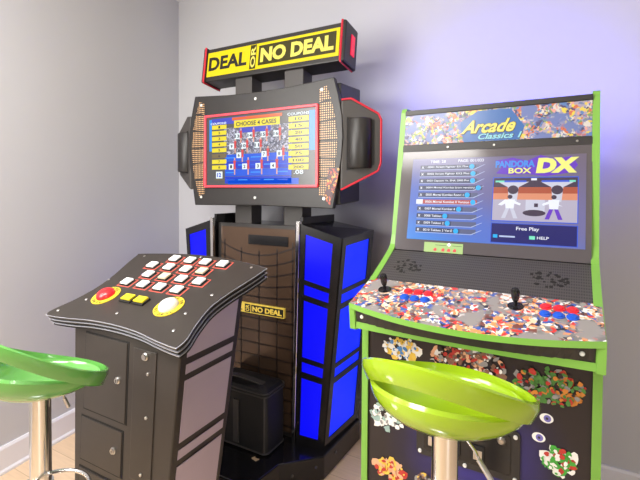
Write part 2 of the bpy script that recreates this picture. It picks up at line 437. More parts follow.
# gold name plate
n = MB(); n.box(-.186, .186, .008, .0225, .722, .772, gold_letter); n.box(-.062, -.026, .0070, .0082, .726, .768, sign_black); n.box(-.020, .182, .0070, .0082, .727, .767, sign_black)
n.text('DEAL', (-.174, .007, .733), X, Z, .095, .028, sign_black, .02); n.text('NO DEAL', (-.012, .0066, .733), X, Z, .186, .028, gold_letter, .05)
n.text('OR', (-.032, .0066, .730), Z, -X, .034, .024, gold_letter, .03)
label(n.build('name_plate', TW), 'small gold plate with the game title')
# neck posts
for x0, x1 in ((-.232, -.115), (.102, .218)):
    MB().box(x0, x1, .13, .225, 1.18, 2.06, charcoal).build('neck_post', TW, .003)
# monitor housing, bezel and screen
hs = MB(); hs.prism([(-.47, .06, 1.30), (.47, .06, 1.30), (.47, .06, 1.885), (-.47, .06, 1.885)], (0, .235, .015), black_satin)
hs.build('monitor_housing', TW, .008)
bz = [(-.445, 1.283), (0, 1.290), (.447, 1.283), (.468, 1.40), (.49, 1.52), (.497, 1.62), (.492, 1.72), (.472, 1.82), (.447, 1.905), (.2, 1.888), (0, 1.884), (-.2, 1.888), (-.445, 1.905), (-.472, 1.80), (-.49, 1.70), (-.493, 1.60), (-.488, 1.52), (-.466, 1.40)]
BZ = MB().prism([(x, .03, z) for x, z in bz], (0, .03, 0), black_satin).build('bezel', TW, .004)
for x, z in [(-.395, 1.849), (-.012, 1.849), (.384, 1.853), (-.396, 1.330), (-.014, 1.330), (.398, 1.330)]:
    MB().disc((x, .031, z), (0, -1, 0), .008, .005, bright_bolt, 12).build('bolt', BZ)
# perforated speaker bands: six fan segments on each side
for s in (-1, 1):
    edges = [1.345, 1.435, 1.525, 1.61, 1.70, 1.79, 1.86]
    for i in range(6):
        z0, z1 = edges[i]+.005, edges[i+1]-.005
        def xo(z): return .392+.075*(1-((z-1.60)/.29)**2)
        sk = lambda z: (z-1.6)*.10
        xi = .369
        q = [(s*xi, .029, z0+sk(z0)*0), (s*(xo(z0)), .029, z0+sk(z0)*.6), (s*(xo(z1)), .029, z1+sk(z1)*.6), (s*xi, .029, z1)]
        if s < 0: q = q[::-1]
        MB().prism(q, (0, .0015, 0), perforated).build('perforated_band', BZ)
    if s > 0:
        MB().prism([(.432, .0275, 1.30), (.466, .0275, 1.40), (.482, .0275, 1.475), (.425, .0275, 1.475), (.402, .0275, 1.33)], (0, .003, 0),
                   collage('warning_print', [(0, S(70, 20, 26)), (.3, S(180, 60, 40)), (.5, S(60, 24, 40)), (.7, S(224, 150, 60)), (.8, S(40, 20, 24))], 60, smear=.5)).build('sticker', BZ)
# game screen (one lit picture)
SX0, SX1, SZ0, SZ1 = -.351, .357, 1.396, 1.775
tr = MB()
for a in ((SX0-.012, SX1+.012, SZ1, SZ1+.012), (SX0-.012, SX1+.012, SZ0-.012, SZ0), (SX0-.012, SX0, SZ0, SZ1), (SX1, SX1+.012, SZ0, SZ1)):
    tr.box(a[0], a[1], .016, .03, a[2], a[3], red_screen_trim)
label(tr.build('screen_frame', TW, .003), 'bright red frame around the quiz screen')
q = MB(); SW, SH = SX1-SX0, SZ1-SZ0; YS = .026
def scr(u0, v0, u1, v1, m, lift):
    q.poly([(SX0+u0*SW, YS-lift, SZ1-v1*SH), (SX0+u1*SW, YS-lift, SZ1-v1*SH), (SX0+u1*SW, YS-lift, SZ1-v0*SH), (SX0+u0*SW, YS-lift, SZ1-v0*SH)], m)
def stx(t, u0, v0, u1, v1, m, lift, bold=.02):
    q.text(t, (SX0+u0*SW, YS-lift, SZ1-v1*SH), X, Z, (u1-u0)*SW, (v1-v0)*SH, m, bold)
studio = collage('studio_picture', [(0, S(78, 78, 88)), (.25, S(58, 58, 70)), (.5, S(96, 98, 112)), (.7, S(48, 52, 66)), (.85, S(130, 132, 150))], 70, .2, emit=1.0, smear=.4)
studio.node_tree.nodes['Principled BSDF'].inputs['Base Color'].default_value = (0, 0, 0, 1)
sgrey = glow('screen_grey', S(86, 84, 84)); sblue = glow('screen_blue', S(20, 84, 214)); sblue2 = glow('screen_blue_deep', S(18, 56, 196)); slight = glow('screen_sky', S(44, 140, 240))
syel = glow('screen_yellow', S(230, 212, 50)); sdim = glow('screen_dim', S(120, 104, 70)); swhite = glow('screen_white', S(225, 238, 246)); sred = glow('screen_red', S(206, 64, 66)); sskin = glow('screen_skin', S(214, 160, 140)); sink = glow('screen_ink', S(40, 46, 60)); sviol = glow('screen_violet', S(62, 72, 190)); sor = glow('screen_orange', S(222, 96, 40))
q.box(SX0, SX1, YS, .032, SZ0, SZ1, sgrey)
scr(.18, .18, .80, .56, studio, .0004)
scr(.03, .04, .055, .5, slight, .0004); scr(.945, .04, .99, .55, slight, .0004); scr(.055, .03, .4, .12, sviol, .0004); scr(.33, .16, .62, .26, sviol, .0006)
for i in range(4):
    scr(.19, .56+.105*i, .80, .66+.105*i, (sblue, sblue2)[i % 2], .0006)
    for j in range(5): scr(.20+.12*j, .60+.105*i, .29+.12*j, .615+.105*i, (slight, sblue)[(i+j) % 2], .0008)
scr(.22, .845+.06, .86, .985, sblue, .0006)
scr(.26, .035, .72, .075, sor, .0008); scr(.28, .08, .70, .185, syel, .0010)
stx('CHOOSE 4 CASES', .30, .105, .67, .165, sink, .0014)
stx('COUPONS', .045, .085, .205, .115, swhite, .0014); stx('COUPONS', .765, .05, .945, .085, swhite, .0014)
for i, t in enumerate(['1', '2', '3', '4', '5', '6', '7', '8']):
    v = .125+.0835*i; scr(.058, v, .205, v+.06, sdim if i == 5 else syel, .001); stx(t, .125, v+.012, .142, v+.048, sink, .0014)
for i, t in enumerate(['10', '15', '20', '40', '50', '75', '100', '200']):
    v = .10+.09*i; scr(.775, v, .94, v+.066, syel, .001); w = .03*len(t); stx(t, .857-w/2, v+.014, .857+w/2, v+.052, sink, .0014)
scr(.10, .80, .165, .90, swhite, .001); stx('12', .112, .82, .153, .88, sblue2, .0014, .04)
scr(.085, .915, .185, .925, sdim, .001)
stx('.08', .82, .80, .90, .855, swhite, .0014)
def hostess(u, v, t, h=.2):
    scr(u-.004, v-h*.5, u+.008, v-h*.36, sskin, .0012)
    pts = [(u-.012, v-h*.34), (u+.014, v-h*.34), (u+.010, v-h*.05), (u+.016, v+h*.16), (u-.010, v+h*.16), (u-.006, v-h*.05)]
    q.poly([(SX0+a*SW, YS-.0013, SZ1-b*SH) for a, b in pts][::-1], sred)
    scr(u-.004, v+h*.16, u+.007, v+h*.5, sskin, .0012)
    scr(u-.055, v-.035, u-.010, v+.045, swhite, .0016)
    w = .010*len(t); stx(t, u-.032-w, v-.018, u-.032+w, v+.028, sink, .0020, .03)
for k, u in enumerate((.345, .465, .585, .70)): hostess(u, .30, ('13', '14', '15', '16')[k])
for k, u in enumerate((.29, .405, .53)): hostess(u, .44, ('9', '10', '11')[k])
for k, u in enumerate((.36, .595, .73)): hostess(u, .57, ('6', '7', '8')[k])
for k, u in enumerate((.285, .415, .54, .675)): hostess(u, .73, ('1', '2', '3', '4')[k], .24)
label(q.build('game_screen', TW), 'lit quiz screen with yellow coupon bars and women holding numbered cases')
# side speakers
def tower_speaker(s):
    a, b = Vector((.487*s, .032, 0)), Vector((.657*s, .108, 0))
    e = (b-a); nrm = Vector((e.y, -e.x, 0)).normalized()
    if nrm.y > 0: nrm = -nrm
    P = lambda t, z, o=0.0: a+e*t+Z*z+nrm*o
    out = [(0, 1.372), (0, 1.795), (.25, 1.80), (.93, 1.728), (1.0, 1.70), (1.0, 1.50), (.93, 1.462)]
    ring = [P(t, z) for t, z in out]
    back = Vector((-.10*s, .13, 0))
    o = MB().prism(ring if s > 0 else ring[::-1], back, charcoal).build('speaker', TW, .006)
    if s > 0:
        r = MB(); pts = [P(t, z, .002) for t, z in out[1:]]+[P(0, 1.372, .002)]
        for p0, p1 in zip(pts, pts[1:]):
            r.tube([p0, p1], .005, red_trim, 6)
        label(r.build('speaker_trim', o), 'red edging of the side speaker')
    c = MB()
    rec = [P(.14, 1.465, .001), P(.83, 1.49, .001), P(.83, 1.70, .001), P(.14, 1.715, .001)]
    c.prism(rec if s > 0 else rec[::-1], nrm*.002, gap_black)
    cen = P(.47, 0, -.024)
    c.lathe([(.0, 1.475), (.058, 1.475), (.062, 1.482), (.062, 1.70), (.056, 1.708), (0, 1.708)], black_satin, (cen.x, cen.y, 0), (0, 0, 1), 28)
    c.build('speaker_drum', o)
tower_speaker(1); tower_speaker(-1)
# title sign, nodding slightly forward
sg = bpy.data.objects.new('title_sign', None)
tilt = Matrix.Rotation(math.radians(-7.5), 4, 'X'); SO = Vector((0, .122, 2.104))
def sp(x, y, z): return SO + (tilt @ Vector((x, y, z)))
def sbox(mb, x0, x1, y0, y1, z0, z1, m):
    mb.hexa([sp(x0, y0, z0), sp(x1, y0, z0), sp(x1, y1, z0), sp(x0, y1, z0), sp(x0, y0, z1), sp(x1, y0, z1), sp(x1, y1, z1), sp(x0, y1, z1)], m)
b = MB(); sbox(b, -.455, .450, 0, .125, -.100, .098, black_satin); SG = b.build('sign_box', TW, .006)
SR = (tilt.to_3x3() @ Z)
f = MB(); sbox(f, -.432, .430, -.004, 0, -.073, .071, yellow_lit)
Ry = -.0045
def sbx(x0, x1, z0, z1, m, lift):
    f.poly([sp(x0, Ry-lift, z0), sp(x1, Ry-lift, z0), sp(x1, Ry-lift, z1), sp(x0, Ry-lift, z1)], m)
f.text('DEAL', sp(-.420, Ry, -.041), X, SR, .280, .082, sign_black, .04)
sbx(-.118, -.076, -.070, .068, olive_box, .0004); f.text('OR', sp(-.080, Ry-.0005, -.062), SR, -X, .122, .033, yellow_lettering, .03)
sbx(-.060, .414, -.056, .056, olive_box, .0004); f.text('NO DEAL', sp(-.046, Ry-.0005, -.041), X, SR, .448, .082, yellow_lettering, .05)
label(f.build('sign_face', SG), 'yellow backlit face reading DEAL OR NO DEAL')
for s in (-1, 1):
    c = MB(); x0, x1 = sorted((.440*s, .466*s)); sbox(c, x0, x1, -.012, .137, -.108, .106, black_satin)
    E_ = c.build('end_cap', SG, .010)
    r = MB(); xr = .4535*s
    r.tube([sp(xr-.008*s, -.012, -.105), sp(xr-.008*s, -.012, .104)], .006, red_trim, 6)
    r.tube([sp(xr-.008*s, -.010, -.107), sp(xr-.008*s, .13, -.107)], .005, red_trim, 6)
    label(r.build('end_trim', E_), 'red edging on the sign end')
    l = MB(); x0, x1 = sorted((.465*s, .470*s)); sbox(l, x0, x1, .055, .095, -.05, .055, red_lamp); label(l.build('end_lamp', E_), 'red lit window')

# ---------------------------------------------------------------- control podium
PD = thing('control_podium', 'black game podium with flared slanted button panel in front of the quiz tower', 'game console', (-1.368, .945, 0))
sl = math.atan2(.18, .425)
pv = Vector((0, math.cos(sl), math.sin(sl))); pn = Vector((0, -math.sin(sl), math.cos(sl))); pO = Vector((0, 0, .881))
def pp(u, v, h=0.0): return pO+X*u+pv*v+pn*h
# body
tb = lambda y: .835+(y-.0)*math.tan(sl)
FT, FB, BT, BB = .058, .020, .395, .27
body = [(-.245, FB, 0), (.232, FB, 0), (.232, BB, 0), (-.245, BB, 0), (-.292, FT, tb(FT)), (.298, FT, tb(FT)), (.293, BT, tb(BT)), (-.288, BT, tb(BT))]
BD = MB().hexa(body, podium_black).build('body', PD, .006)
def front(x, z, o=0.0):
    t = z/tb(FT); return Vector((x, FB+(FT-FB)*t-o, z))
def door(x0, x1, z0, z1, kx, kz):
    MB().prism([front(x0-.006, z0-.006), front(x1+.006, z0-.006), front(x1+.006, z1+.006), front(x0-.006, z1+.006)], (0, -.0015, 0), gap_black).build('door_gap', BD)
    d = MB().prism([front(x0, z0), front(x1, z0), front(x1, z1), front(x0, z1)], (0, -.005, 0), podium_black).build('door', BD, .002)
    k = MB(); c = front(kx, kz, .004); k.lathe([(.0, 0), (.013, 0), (.013, .004), (.009, .006), (.009, .010), (0, .010)], steel, c, (0, -1, 0), 18)
    k.box(kx-.0015, kx+.0015, c.y-.0112, c.y-.009, kz-.005, kz+.005, gap_black)
    label(k.build('lock', d), 'round steel lock')
door(-.207, .034, .525, .812, -.010, .672); door(-.217, .020, .330, .490, -.021, .415); door(-.222, .008, .08, .295, -.03, .2)
pl = MB().prism([front(.066, .345), front(.176, .345), front(.186, .806), front(.070, .806)], (0, -.004, 0), podium_black).build('lock_plate', BD, .002)
k = MB(); c = front(.133, .785, .004); k.lathe([(0, 0), (.014, 0), (.014, .004), (.010, .006), (.010, .011), (0, .011)], steel, c, (0, -1, 0), 18); label(k.build('lock', pl), 'round steel lock')
for x, z in ((.148, .727), (.146, .576), (.128, .375)):
    MB().disc(front(x, z, .004), (0, -1, 0), .006, .005, steel, 10).build('screw', pl)
# frosted side panes between dark bars
def pane_side(s):
    i = (1, 2, 6, 5) if s > 0 else (3, 0, 4, 7)
    c = [Vector(body[j]) for j in i]
    if s < 0: pass
    bl, br, tr_, tl = c
    def pt(u, z):
        a = bl+(tl-bl)*(z/tl.z) if s > 0 else None
        l = bl+(tl-bl)*(z/tl.z); r_ = br+(tr_-br)*(z/tr_.z); return l*(1-u)+r_*u
    u0, u1 = (.10, .90)
    zs = [.06, .185, .21, .245, .447, .478, .512, .718, .744, .776]
    for z0, z1 in ((.235, .425), (.02, .205)): pass
    rows = [(.05, .17), (.19, .20), (.215, .425), (.452, .482), (.512, .722), (.742, .774)]
    rows = [(.05, .17), (.20, .425), (.450, .482), (.508, .720), (.743, .775)]
    N = Vector((s, 0, 0))*.0025
    for z0, z1 in rows:
        MB().prism([pt(u0, z0), pt(u1, z0), pt(u1, z1), pt(u0, z1)], N, lilac_panel).build('side_pane', BD)
    lf, rt = (u0, u1)
    q = [pt(lf, .800), pt(rt, .800)]
    yt = lambda u: pt(u, .5).y
    topf, topb = tb(pt(lf, .85).y)-.012, tb(pt(rt, .9).y)-.012
    q += [pt(rt, topb), pt(lf, topf)]
    MB().prism(q, N, lilac_panel).build('side_pane', BD)
pane_side(1); pane_side(-1)
# three stacked, flared panel sheets
ol = [(-.372, -.002), (-.366, .030), (-.335, .10), (-.319, .19), (-.330, .28), (-.356, .37), (-.372, .445), (-.362, .462), (-.18, .490), (0, .503), (.18, .492), (.362, .462), (.374, .445), (.356, .37), (.328, .28), (.314, .19), (.330, .10), (.352, .030), (.350, -.008), (.335, -.014), (.24, -.004), (.13, .012), (0, .018), (-.13, .012), (-.25, -.004), (-.352, -.012)]
oc = catmull([Vector((a, b_, 0)) for a, b_ in ol], 4)
for h, sc in ((0, 1.0), (-.0185, .992), (-.037, .984)):
    for nm, mt, d0, d1, k_ in (('panel_sheet', podium_black if h == 0 else gap_black, -.014, -.0025, sc*.995), ('acrylic_sheet', acrylic, -.0025, 0.0, sc)):
        if nm == 'panel_sheet':
            ring = [pp(p.x*k_, .22+(p.y-.22)*k_, h+d0) for p in oc]
            if h == 0: ring_top = MB().prism(ring, pn*(-d0), podium_black)
            sheet = (ring_top if h == 0 else MB().prism(ring, pn*(d1-d0), mt)).build(nm, PD)
            if h == 0: TOP = sheet
        else:
            r2 = [pp(p.x*k_*1.004, .22+(p.y-.22)*k_*1.006, h+d0-.002) for p in oc]; r1 = [pp(p.x*k_*.985, .22+(p.y-.22)*k_*.98, h+d0-.002) for p in oc]
            e = MB(); n_ = len(oc); r3 = [p+pn*.0022 for p in r2]; r4 = [p+pn*.0022 for p in r1]
            e.loft([r1, r2, r3, r4, r1], acrylic, True, False, False); label(e.build('acrylic_edge', sheet), 'clear acrylic edge')
MB().prism([pp(-.27, .05, -.052), pp(.27, .05, -.052), pp(.27, .42, -.052), pp(-.27, .42, -.052)], pn*.02, gap_black).build('panel_support', PD)
# case buttons
ROWS = [(.444, (-.113, -.019, .070, .166)), (.378, (-.186, -.082, .018, .110)), (.311, (-.137, -.039, .058, .154)), (.243, (-.192, -.092, .005, .101))]
for r_, (v, us) in enumerate(ROWS):
    for c_, u in enumerate(us):
        o = MB()
        def slab(a, b_, h0, h1, m): o.prism([pp(u-a, v-b_, h0), pp(u+a, v-b_, h0), pp(u+a, v+b_, h0), pp(u-a, v+b_, h0)], pn*(h1-h0), m)
        slab(.038, .0275, 0, .0008, button_red_line); slab(.0325, .0235, .0008, .0014, podium_black); slab(.024, .021, .001, .006, gap_black)
        slab(.021, .018, .006, .013, amber_cap if (r_, c_) in ((1, 3), (2, 1)) else white_cap)
        O_ = o.build('case_button', PD, .0015)
for u in (-.072, .0):
    o = MB()
    v = .149
    o.prism([pp(u-.031, v-.021, 0), pp(u+.031, v-.021, 0), pp(u+.031, v+.021, 0), pp(u-.031, v+.021, 0)], pn*.007, gap_black)
    o.prism([pp(u-.026, v-.013, .007), pp(u+.026, v-.013, .007), pp(u+.026, v+.019, .007), pp(u-.026, v+.019, .007)], pn*.007, yellow_cap)
    label(o.build('small_button', PD, .001), 'small yellow rectangular button')
def dome(u, v, word, m, nm, lb):
    o = MB(); c = pp(u, v)
    o.lathe([(0, .0), (.057, .0), (.057, .003), (0, .003)], yellow_print, c, pn, 36)
    for j in range(2):
        a0 = -90 if j == 0 else 90
        for i, ch in enumerate(word):
            if ch == ' ': continue
            a = math.radians(a0+(i-(len(word)-1)/2)*19*1.0)
            R_ = X*-math.sin(a)+pv*math.cos(a); U_ = -(X*math.cos(a)+pv*math.sin(a))
            ctr = c+pn*.0032+(X*math.cos(a)+pv*math.sin(a))*.0475
            o.text(ch, ctr-R_*.0055-U_*.0055, R_, U_, .011, .011, ink_dark, .03)
    ring_o = o.build('button_ring', PD); label(ring_o, 'yellow ring printed '+word)
    d = MB(); d.lathe([(.0, .003), (.037, .003), (.037, .007), (.035, .014), (.029, .021), (.020, .026), (.010, .0285), (0, .029)], m, c, pn, 28)
    label(d.build(nm, ring_o), lb)
dome(-.206, .147, 'DEAL', red_dome, 'dome_button', 'red dome button'); dome(.148, .152, 'NO DEAL', white_dome, 'dome_button', 'white dome button')
for u, v in [(-.335, .02), (-.04, .07), (.275, .05), (.247, .136), (.27, .252), (.309, .45), (-.318, .444), (-.318, .244), (-.278, .106), (.004, .485)]:
    MB().disc(pp(u, v, -.0005), pn, .006, .003, steel, 10).build('screw', TOP)

# ---------------------------------------------------------------- bag on the tower base
BG = thing('cooler_bag', 'black soft box bag with top handle sitting on the tower base', 'bag', (-1.33, 1.68, .115))
def rrect(hx, hy, r, z, n=5):
    pts = []
    for cx, cy, a0 in ((hx-r, hy-r, 0), (-hx+r, hy-r, 90), (-hx+r, -hy+r, 180), (hx-r, -hy+r, 270)):
        for i in range(n+1):
            a = math.radians(a0+90*i/n); pts.append(Vector((cx+r*math.cos(a), cy+r*math.sin(a), z)))
    return pts
b = MB(); b.loft([rrect(.160, .070, .02, .0), rrect(.172, .080, .025, .012), rrect(.174, .082, .025, .15), rrect(.170, .080, .025, .275), rrect(.166, .078, .025, .290)], bag_cloth)
BB_ = b.build('bag_body', BG)
l = MB(); l.loft([rrect(.171, .083, .026, .283), rrect(.172, .084, .026, .296), rrect(.160, .074, .03, .312), rrect(.10, .04, .03, .320)], bag_cloth); l.build('lid', BG)
pz = MB()
for z_, hx, hy in ((.283, .173, .085), (.297, .1735, .0855), (.012, .173, .081)):
    rr_ = rrect(hx, hy, .026, z_); pz.tube(rr_+[rr_[0]], .004, bag_strap, 6)
pz.tube([(.160, -.078, .02), (.160, -.080, .28)], .004, bag_strap, 6)
pz.build('piping', BG)
st = MB(); arc = [(.13-.26*i/12, -.01-.05*math.sin(math.pi*i/12), .305+.04*math.sin(math.pi*i/12)) for i in range(13)]
for p0, p1 in zip(arc, arc[1:]):
    st.hexa([(p1[0], p1[1]-.016, p1[2]), (p0[0], p0[1]-.016, p0[2]), (p0[0], p0[1]+.016, p0[2]), (p1[0], p1[1]+.016, p1[2]), (p1[0], p1[1]-.016, p1[2]+.006), (p0[0], p0[1]-.016, p0[2]+.006), (p0[0], p0[1]+.016, p0[2]+.006), (p1[0], p1[1]+.016, p1[2]+.006)], bag_strap)
st.build('handle', BG)
st = MB(); st.box(-.02, .012, -.088, -.080, .03, .24, bag_strap); st.build('strap', BG)
ps = MB(); ps.prism([(0, 0, 0), (.028, -.008, .0), (.036, .010, .0), (.016, .008, .0), (.008, .016, .0)], (0, 0, .004), paper)
tag(ps.build('paper_scrap', None, 0, (-1.215, 1.565, .1152)), 'small tan torn paper scrap lying on the black tower base before the bag', 'paper')

# ---------------------------------------------------------------- arcade cabinet
AC = thing('arcade_cabinet', 'upright black arcade cabinet with lime green edging and colourful character collage panel', 'arcade machine', (-.214, 1.285, 0), math.radians(-1.5))
HW = .330
prof = [(0, 0), (0, .935), (-.090, .940), (-.100, 1.014), (.055, 1.064), (.145, 1.105), (.226, 1.146), (.248, 1.165), (.262, 1.20), (.287, 1.333), (.342, 1.61), (.356, 1.675), (.362, 1.688), (.372, 1.692), (.62, 1.692), (.68, 1.5), (.68, 0)]
for s in (-1, 1):
    x0, x1 = sorted((s*HW, s*(HW-.018)))
    sp_ = MB().prism([(x0, y, z) for y, z in prof], (x1-x0, 0, 0), black_satin).build('side_panel', AC)
    t = MB(); path = prof[:15]
    xa, xb = x0-.0015, x1+.0015
    for i, ((y0, z0), (y1, z1)) in enumerate(zip(path, path[1:])):
        d = Vector((0, y1-y0, z1-z0)).normalized(); nn = Vector((0, d.z, -d.y))
        nn = -nn if nn.y > 0 and i not in (2,) else nn
        nn = Vector((0, -d.z, d.y))
        a, b = Vector((0, y0, z0))-d*.001, Vector((0, y1, z1))+d*.001
        t.hexa([a+X*xa-nn*.002, a+X*xb-nn*.002, b+X*xb-nn*.002, b+X*xa-nn*.002, a+X*xa+nn*.004, a+X*xb+nn*.004, b+X*xb+nn*.004, b+X*xa+nn*.004], green_trim)
    label(t.build('edge_trim', sp_), 'lime green edge trim')
IW = HW-.018
bx = MB(); bx.box(-IW, IW, .66, .675, 0, 1.66, black_satin); bx.prism([(-IW, .36, 1.670), (IW, .36, 1.670), (IW, .62, 1.675), (-IW, .62, 1.675)], (0, 0, .012), black_satin); bx.build('back_panel', AC)
# lower front
FP = MB().box(-IW, IW, .004, .02, 0, .945, front_lam).build('front_panel', AC)
# control panel box with bowed front edge
def bow(x, k): return k*(1-(x/HW)**2)
xs = [-HW+2*HW*i/24 for i in range(25)]
def cpz(y): return 1.016+(y+.105)*(1.064-1.016)/.16
cp = MB()
top = [(x, -.104-bow(x, .050), 0) for x in xs]
ringt = [Vector((x, y, cpz(y)+.001)) for x, y, _ in top]+[Vector((IW, .058, cpz(.058)+.001)), Vector((-IW, .058, cpz(.058)+.001))]
ringt[-2].x = HW-.001; ringt[-1].x = -HW+.001
cp.prism(ringt, (0, 0, .003), panel_print)
CPO = cp.build('control_panel', AC); label(CPO, 'slanted control panel printed with a crowded colour collage')
bdy = MB()
ra = [Vector((x, -.088-bow(x, .010), .945)) for x in xs]+[Vector((HW-.02, .02, .945)), Vector((-HW+.02, .02, .945))]
rb = [Vector((x*.995, -.099-bow(x, .047), 1.012-bow(x, .012))) for x in xs]+[Vector((HW-.02, .02, 1.03)), Vector((-HW+.02, .02, 1.03))]
bdy.loft([ra, rb], black_satin, True, True, False); CB = bdy.build('control_box', AC)
tr = MB()
def strip(pa, pb, z0, z1, y_out, m):
    for (a, b) in zip(pa, pb): pass
tops = [Vector((x, -.106-bow(x, .050), 1.016-bow(x, .015)*1.0+.004)) for x in xs]
def ribbon(path, h, t):
    for p0, p1 in zip(path, path[1:]):
        tr.hexa([p0+Vector((0, 0, -h)), p1+Vector((0, 0, -h)), p1+Vector((0, t, -h)), p0+Vector((0, t, -h)), p0, p1, p1+Vector((0, t, 0)), p0+Vector((0, t, 0))], green_trim)
ribbon(tops, .016, .008)
lows = [Vector((x, -.095-bow(x, .010), .962)) for x in xs]
ribbon(lows, .020, .010)
for s in (-1, 1):
    x0, x1 = sorted((s*(HW+.001), s*(HW-.017)))
    tr.hexa([(x0, -.097, .938), (x1, -.097, .938), (x1, -.086, .938), (x0, -.086, .938), (x0, -.108, 1.019), (x1, -.108, 1.019), (x1, -.097, 1.019), (x0, -.097, 1.019)], green_trim)
label(tr.build('control_trim', CB), 'lime green trim framing the control box')
for x in (-.288, .283):
    MB().disc((x, -.094-bow(x, .03), .982), (0, -1, .15), .006, .006, bright_bolt, 12).build('bolt', CB)
cn = Vector((0, -(1.064-1.016), .16)).normalized()
def cpt(x, y): return Vector((x, y, cpz(y)+.004))
for x in (-.254, .128):
    j = MB(); c = cpt(x, -.004)
    j.lathe([(0, 0), (.021, 0), (.021, .002), (.012, .004), (.0, .004)], black_gloss, c, cn, 24)
    J = j.build('joystick', CPO)
    h_ = MB(); h_.lathe([(.0045, .003), (.0045, .014), (.0075, .018), (.010, .026), (.0115, .038), (.0115, .046), (.009, .053), (.004, .056), (0, .0565)], black_gloss, c, cn, 16); h_.build('joystick_handle', J)
for x0 in (-.178, .201):
    for i in range(3):
        for y, m_, nm in ((.002 if x0 < 0 else .010, red_button, 'red'), (-.034 if x0 < 0 else -.024, blue_button, 'blue')):
            b = MB(); c = cpt(x0+.0312*i, y)
            b.lathe([(0, 0), (.0145, 0), (.0145, .003), (.011, .004), (.0105, .007), (.006, .0085), (0, .0088)], m_, c, cn, 18)
            label(b.build('push_button', CPO), nm+' round push button')
# perforated speaker board
P0, P1 = Vector((0, .057, 1.066)), Vector((0, .228, 1.148))
sb = MB(); d = (P1-P0); nn = Vector((0, -d.z, d.y)).normalized()
sb.prism([P0-X*IW, P0+X*IW, P1+X*IW, P1-X*IW], -nn*.012, perforated_grey); SB = sb.build('speaker_board', AC)
for cx in (-.225, .20):
    b = MB()
    for i in range(34):
        a = random.uniform(0, 6.28); r_ = .042*math.sqrt(random.random())
        c = P0+d*.50+X*(cx+1.25*r_*math.cos(a))+d.normalized()*(r_*math.sin(a)*.9)
        b.lathe([(random.uniform(.004, .0075), 0), (.003, .0008), (0, .0009)], gap_black, c, nn, 7)
    b.build('speaker_grille', SB)
# monitor
G0, G1 = Vector((0, .236, 1.150)), Vector((0, .322, 1.520))
d = (G1-G0).normalized(); nn = Vector((0, -d.z, d.y)).normalized(); GL = (G1-G0).length
def gp(x, v, o=0.0): return G0+X*x+d*v+nn*o
mo = MB(); mo.prism([gp(-IW, 0), gp(IW, 0), gp(IW, GL), gp(-IW, GL)], -nn*.02, mat('monitor_glass', S(84, 79, 82), 0.14, vary=.05)); MO = mo.build('monitor', AC)  # glass base colour greyed to include the haze of the reflected room
screen_bg = screen_gradient('screen_backdrop', [(0.0, S(60, 140, 232)), (.28, S(84, 116, 206)), (.55, S(112, 108, 158)), (1.0, S(112, 98, 116))], ((0.79, 0, 1.83), -1.967), 1.0)
w = MB(); AX0, AX1, AV0, AV1 = -.268, .296, .042, .348; AWW, AHH = AX1-AX0, AV1-AV0
def aq(u0, v0, u1, v1, m, o):
    w.poly([gp(AX0+u0*AWW, AV1-v1*AHH, o), gp(AX0+u1*AWW, AV1-v1*AHH, o), gp(AX0+u1*AWW, AV1-v0*AHH, o), gp(AX0+u0*AWW, AV1-v0*AHH, o)], m)
def apoly(pts, m, o): w.poly([gp(AX0+u*AWW, AV1-v*AHH, o) for u, v in pts], m)
def at(t, u0, v0, u1, v1, m, o, bold=.015, slant=0.0): w.text(t, gp(AX0+u0*AWW, AV1-v1*AHH, o), X, d, (u1-u0)*AWW, (v1-v0)*AHH, m, bold, 0.0003, slant)
w.prism([gp(AX0, AV0), gp(AX1, AV0), gp(AX1, AV1), gp(AX0, AV1)], nn*.0008, screen_bg)
row_m = glow('row_slate', S(58, 66, 96)); row_line = glow('row_line', S(176, 190, 226)); row_sel = glow('row_selected', S(178, 84, 84)); cyan = glow('screen_cyan', S(40, 170, 236)); pale = glow('screen_pale', S(228, 232, 246)); navy = glow('screen_navy', S(36, 36, 104)); arc_y = glow('title_yellow', S(236, 234, 130)); arc_b = glow('title_blue', S(70, 140, 226)); violet = glow('screen_purple', S(104, 60, 190)); sand = glow('arena_floor', S(176, 170, 190)); dusk = glow('arena_sky', S(170, 84, 62)); dusk2 = glow('arena_band', S(214, 140, 110)); metal_ = glow('arena_metal', S(196, 198, 216)); arena_dark = glow('arena_dark', S(70, 58, 78)); green_lit = glow('life_green', S(120, 220, 190)); life_blue = glow('life_blue', S(60, 90, 210))
row_b = glow('row_tail', S(92, 98, 132))
at('TIME: 28', .12, .025, .22, .058, pale, .0014); at('PAGE: 001/033', .30, .020, .455, .055, pale, .0014)
games = ['0001 Street Fighter EX Plus', '0002 Street Fighter EX2 Plus', '0003 Capcom Vs. SNK 2000 Pro', '0004 Mortal Kombat (rom version)', '0005 Mortal Kombat Rom1.1', '0006 Mortal Kombat II Version', '0007 Mortal Kombat 4', '0008 Tekken', '0009 Tekken 2', '0010 Tekken 3 Ver.E']
for i, t in enumerate(games):
    v = .085+.0855*i; ut = .115+.0092*len(t)
    sel = i == 5
    aq(.055, v, .43, v+.052, row_b, .0010); aq(.055, v, ut+.045, v+.052, row_sel if sel else row_m, .0012)
    apoly([(.055, v+.056), (.40, v+.056), (.46, v+.004), (.466, v+.004), (.405, v+.062), (.055, v+.062)][::-1], row_line, .0013)
    at('x', .064, v+.014, .080, v+.040, pale, .0016, .03)
    at(t, .105, v+.012, ut, v+.040, pale, .0018)
    apoly([(ut+.022+.016*math.cos(a), v+.026+.03*math.sin(a)) for a in [-2*math.pi*k/12 for k in range(12)]], cyan, .0020)
    if sel: aq(.045, v-.002, .088, v+.054, pale, .0015)
